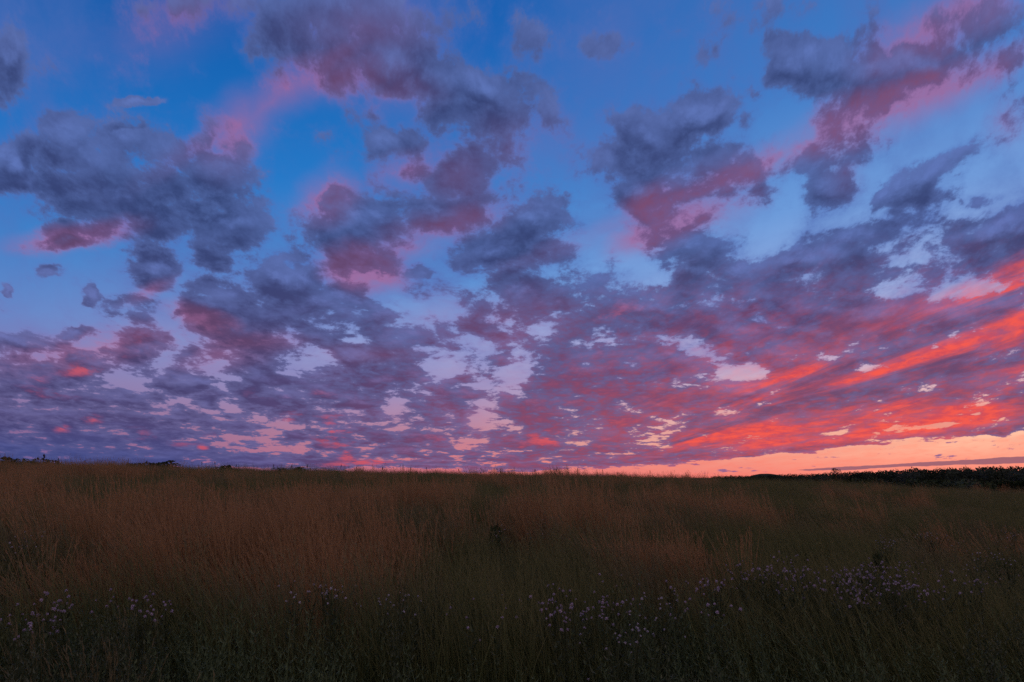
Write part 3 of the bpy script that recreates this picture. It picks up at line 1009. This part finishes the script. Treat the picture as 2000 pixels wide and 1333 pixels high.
# two dark bushes down in the meadow
for px, py, h, lb in [(968, 1028, 0.74, 'small dark bush among brown grass in the middle of the meadow'),
                      (1718, 1078, 0.82, 'small dark bush just above the dense lilac flower patch')]:
    x, y = place(px, py, h)
    t = empty('shrub', (x, y, ground_at(x, y)), 0.4)
    tag(t, lb, 'shrub', 'dark bushes in the meadow')
    for nm, me in (('foliage', BUSHES[1]), ('stem', TWIGS[0])):
        o = link(nm, me, t)
        o.scale = (h * 0.36, h * 0.36, h)

# ------------------------------------------------------------------ stalks on the skyline
M_STALK = plant_mat('dry_stalk', (0.05, 0.035, 0.025), (0.12, 0.08, 0.05), tone=False, transl=0.1)
M_PLUME = plant_mat('pale_plume', (0.55, 0.45, 0.42), (0.75, 0.62, 0.58), tone=False, transl=0.3)


def stalk(px, top_py, depth, label, group, seed, thick=1.0, head=0.18):
    u, v = sky_at(px, top_py)
    x, y = u * depth, depth
    z = ground_at(x, y)
    h = EYE + v * depth - z
    t = empty('dry_stalk', (x, y, z), 0.0)
    tag(t, label, 'plant', group)
    st = MB()
    lean = U01(-0.06, 0.02)
    pts = [rv(lean * h * s * s, 0, h * s) for s in (0, 0.35, 0.7, 1.0)]
    st.tube(pts, [0.010 * thick, 0.009 * thick, 0.007 * thick, 0.004 * thick], 5, U01(0, 1))
    link('stem', st.mesh('stem', M_STALK), t)
    hd = MB()
    for k in range(46):
        s = U01(1 - head / 1.0, 1.01)
        p = pts[-2].lerp(pts[-1], max(0, (s - 0.7) / 0.3))
        d = rv(U01(-1, 1), U01(-1, 1), U01(0.3, 1.6)).normalized()
        hd.leaf(p, d, d.orthogonal(), U01(0.03, 0.07) * thick, 0.018 * thick, U01(0, 1))
    link('seed_head', hd.mesh('seed_head', M_STALK), t)


stalk(88, 889.5, 52.5, 'thin dark upright spike standing above the shrubs on the left skyline', None, 1, 2.4, 0.34)
for i in range(26):
    px = 110 + i * 46 + U01(-18, 18)
    base = np.interp(px, sky_px, sky_py)
    stalk(px, base - U01(4, 9.5), U01(51, 54), 'thin dry stalk poking up from the grass along the skyline', 'dry stalks along the skyline', i, U01(0.8, 1.3))

u, v = sky_at(627, 913.5)
pl = empty('pale_plume', (u * 53, 53, ground_at(u * 53, 53)))
tag(pl, 'pale arching plume curving over on the skyline left of centre', 'plant')
hh = EYE + v * 53 - pl.location.z
mb = MB()
arch = [rv(-0.05, 0, 0), rv(-0.06, 0, hh * 0.7), rv(-0.02, 0, hh * 0.95), rv(0.10, 0, hh), rv(0.22, 0, hh * 0.93), rv(0.29, 0, hh * 0.80)]
mb.tube(arch, [0.008, 0.008, 0.010, 0.016, 0.016, 0.008], 5)
link('stem', mb.mesh('stem', M_PLUME), pl)
mb = MB()
for k in range(60):
    i = random.randrange(2, 5)
    p = arch[i].lerp(arch[i + 1], U01(0, 1))
    d = ((arch[i + 1] - arch[i]).normalized() + rv(U01(-1, 1), U01(-1, 1), U01(-1, 0.6)) * 0.5).normalized()
    mb.leaf(p, d, d.orthogonal(), U01(0.05, 0.10), 0.018, U01(0, 1))
link('seed_head', mb.mesh('seed_head', M_PLUME), pl)

# ------------------------------------------------------------------ wildflowers
M_PETAL = plant_mat('lilac_petals', (0.40, 0.32, 0.39), (0.66, 0.56, 0.64), tone=False, transl=0.3)
M_WHITE = plant_mat('whitish_petals', (0.48, 0.44, 0.46), (0.70, 0.66, 0.67), tone=False, transl=0.3)
M_FSTEM = plant_mat('flower_stem', (0.035, 0.050, 0.020), (0.10, 0.125, 0.05), tone=False, transl=0.2)


def head_mesh(seed, mat, r):
    rnd = random.Random(seed)
    mb = MB()
    for k in range(30):                                    # ragged petals round a dome
        el = rnd.uniform(-0.25, 1.3)
        az = k * 2.4 + rnd.uniform(-0.4, 0.4)
        d = rv(math.cos(az) * math.cos(el), math.sin(az) * math.cos(el), math.sin(el))
        mb.leaf(d * r * 0.15, d, rv(-math.sin(az), math.cos(az), 0), r * rnd.uniform(0.75, 1.15), r * 0.42, rnd.random(), 0.9, 0.8)
    return mb.mesh('flower_head', mat)


def fstem_mesh(seed, tips, h):
    rnd = random.Random(seed)
    mb = MB()
    fork = rv(rnd.uniform(-0.03, 0.03), 0, h * 0.66)
    mb.tube([rv(0, 0, 0), fork * 0.55, fork], [0.004, 0.0035, 0.003], 4, 0.3)
    for tp in tips:
        mb.tube([fork, fork.lerp(tp, 0.6) + rv(0, 0, 0.02), tp], [0.0028, 0.0024, 0.002], 4, 0.5)
    for k in range(16):
        z = h * (0.25 + 0.6 * k / 15)
        az = (k // 2) * 1.57 + (k % 2) * math.pi + rnd.uniform(-0.2, 0.2)
        d = rv(math.cos(az), math.sin(az), rnd.uniform(0.0, 0.7)).normalized()
        mb.leaf(rv(fork.x * min(1, z / fork.z), 0, z), d, d.cross(rv(0, 0, 1)).normalized(), rnd.uniform(0.04, 0.075), 0.018, rnd.random(), 0.7, 0.9)
    return mb.mesh('stem', M_FSTEM)


HEADS = {'l': [head_mesh(i, M_PETAL, 0.0125) for i in range(4)], 'w': [head_mesh(20 + i, M_WHITE, 0.0098) for i in range(3)]}
FORMS = []
for i in range(9):
    n = (1, 2, 3, 3, 4, 2, 3, 4, 5)[i]
    tips = [rv(random.gauss(0, 0.085), random.gauss(0, 0.085), 0.85 - abs(random.gauss(0, 0.05))) for _ in range(n)]
    FORMS.append((tips, fstem_mesh(40 + i, tips, 0.85)))


def flower(px, py, label, group, kind='l', form=None):
    H = 0.86
    x, y = place(px, py, H)
    t = empty('wildflower', (x, y, ground_at(x, y)), U01(0, 6.28))
    tag(t, label, 'flower', group)
    tips, sm = FORMS[form if form is not None else random.randrange(9)]
    link('stem', sm, t)
    for tp in tips:
        o = link('flower_head', random.choice(HEADS[kind]), t, tp)
        o.rotation_euler = (U01(-0.5, 0.5), U01(-0.5, 0.5), U01(0, 6.28))
        k = U01(0.55, 1.08)
        o.scale = (k, k, k)


def patch(n, cx, cy, rx, ry, tilt, label, group, kind='l', clump=0.4):
    ct, st = math.cos(math.radians(tilt)), math.sin(math.radians(tilt))
    pts = []
    for i in range(n):
        if pts and U01(0, 1) < clump:
            bx, by = random.choice(pts)
            p = (bx + random.gauss(0, 0.16), by + random.gauss(0, 0.20))
        else:
            a, q = U01(0, 6.283), math.sqrt(U01(0, 1))
            p = (q * math.cos(a), q * math.sin(a))
        pts.append(p)
        a, b = p[0] * rx, p[1] * ry
        flower(cx + a * ct + b * st, cy - a * st + b * ct, label, group, kind)


patch(94, 1590, 1112, 150, 36, -4, 'lilac wildflower in the dense patch in the right half of the meadow', 'lilac flowers in the dense patch')
patch(32, 1820, 1120, 95, 34, 0, 'lilac wildflower right of the dense patch, below the dark bush', 'lilac flowers right of the dense patch')
patch(26, 1950, 1075, 60, 42, -10, 'pale wildflower at the right edge of the meadow', 'pale flowers at the right edge', 'w')
patch(16, 1790, 1050, 90, 14, 0, 'sparse pale wildflower in the grass above the lilac patches', 'sparse pale flowers above the patches', 'w')
patch(40, 1110, 1165, 220, 44, 6, 'small lilac wildflower scattered in the green grass right of centre', 'lilac flowers scattered right of centre', clump=0.2)
patch(16, 1240, 1195, 100, 44, 30, 'whitish wildflower in the loose drift lower right of centre', 'whitish flowers in the loose drift', 'w', 0.2)
patch(12, 1370, 1155, 50, 40, 0, 'lilac wildflower between the scattered drift and the dense patch', 'lilac flowers between the drifts')
patch(18, 690, 1155, 130, 26, -4, 'pale wildflower in the green grass left of centre', 'pale flowers left of centre', 'w')
patch(15, 230, 1155, 150, 18, 0, 'lilac wildflower in a thin row at the lower left', 'lilac flowers in a row at lower left', clump=0.15)
patch(11, 70, 1192, 75, 28, 10, 'lilac wildflower in the corner patch at the lower left', 'lilac flowers in the lower left corner', clump=0.15)
patch(9, 45, 1060, 40, 24, 20, 'faint wildflower in the brown grass at the left edge', 'faint flowers at the left edge', 'w')
patch(8, 1030, 1020, 90, 30, 0, 'tiny pale wildflower in the brown grass near the small dark bush', 'tiny flowers near the small dark bush', 'w')

# ------------------------------------------------------------------ leafy weeds one can pick out close by
M_PALE = plant_mat('pale_weed_leaf', (0.035, 0.055, 0.022), (0.15, 0.175, 0.085), tone=False, transl=0.3)
WEEDS = []
for i in range(5):
    st, lf = MB(), MB()
    for j in range(3):
        pts = stalk_pts(U01(-0.05, 0.05), U01(-0.05, 0.05), U01(0.72, 0.92), U01(0.02, 0.22), U01(0, 6.28), 5)
        st.tube(pts, [0.004, 0.0038, 0.0034, 0.003, 0.0024, 0.0014], 4, 0.4)
        for k in range(34):
            s = 0.22 + 0.78 * k / 33
            m = min(int(s * 5), 4)
            p = pts[m].lerp(pts[m + 1], s * 5 - m)
            az = k * 2.4 + U01(-0.3, 0.3)
            d = rv(math.cos(az), math.sin(az), U01(0.2, 1.0)).normalized()
            ln = 0.052 * (1.25 - 0.75 * s) * U01(0.7, 1.2)
            lf.leaf(p, d, d.cross(rv(0, 0, 1)).normalized(), ln, ln * 0.36, U01(0, 1), 0.8, 0.9)
    WEEDS.append((st.mesh('stem', M_FSTEM), lf.mesh('foliage', M_PALE)))


def weeds(n, cx, cy, rx, ry, label, group):
    for i in range(n):
        h = 0.9 * U01(0.85, 1.08)
        x, y = place(cx + U01(-1, 1) * rx, cy + U01(-1, 1) * ry, h)
        t = empty('leafy_weed', (x, y, ground_at(x, y)), U01(0, 6.28))
        tag(t, label, 'weed', group)
        st, lf = random.choice(WEEDS)
        for nm, me in (('stem', st), ('foliage', lf)):
            o = link(nm, me, t)
            o.scale = (1, 1, h / 0.9)


weeds(16, 220, 1215, 75, 50, 'pale grey green leafy weed in the clump at the lower left', 'pale weeds at the lower left')
weeds(8, 60, 1250, 50, 60, 'grey green leafy weed in the bottom left corner below the lilac patch', 'weeds in the bottom left corner')
weeds(10, 1950, 1190, 60, 50, 'grey green leafy weed at the lower right edge below the pale flowers', 'weeds at the lower right edge')
weeds(8, 1350, 1280, 70, 40, 'pale leafy weed at the bottom edge right of centre', 'weeds at the bottom right of centre')
weeds(10, 820, 1165, 60, 34, 'leafy weed in the green grass just left of centre', 'weeds left of centre')
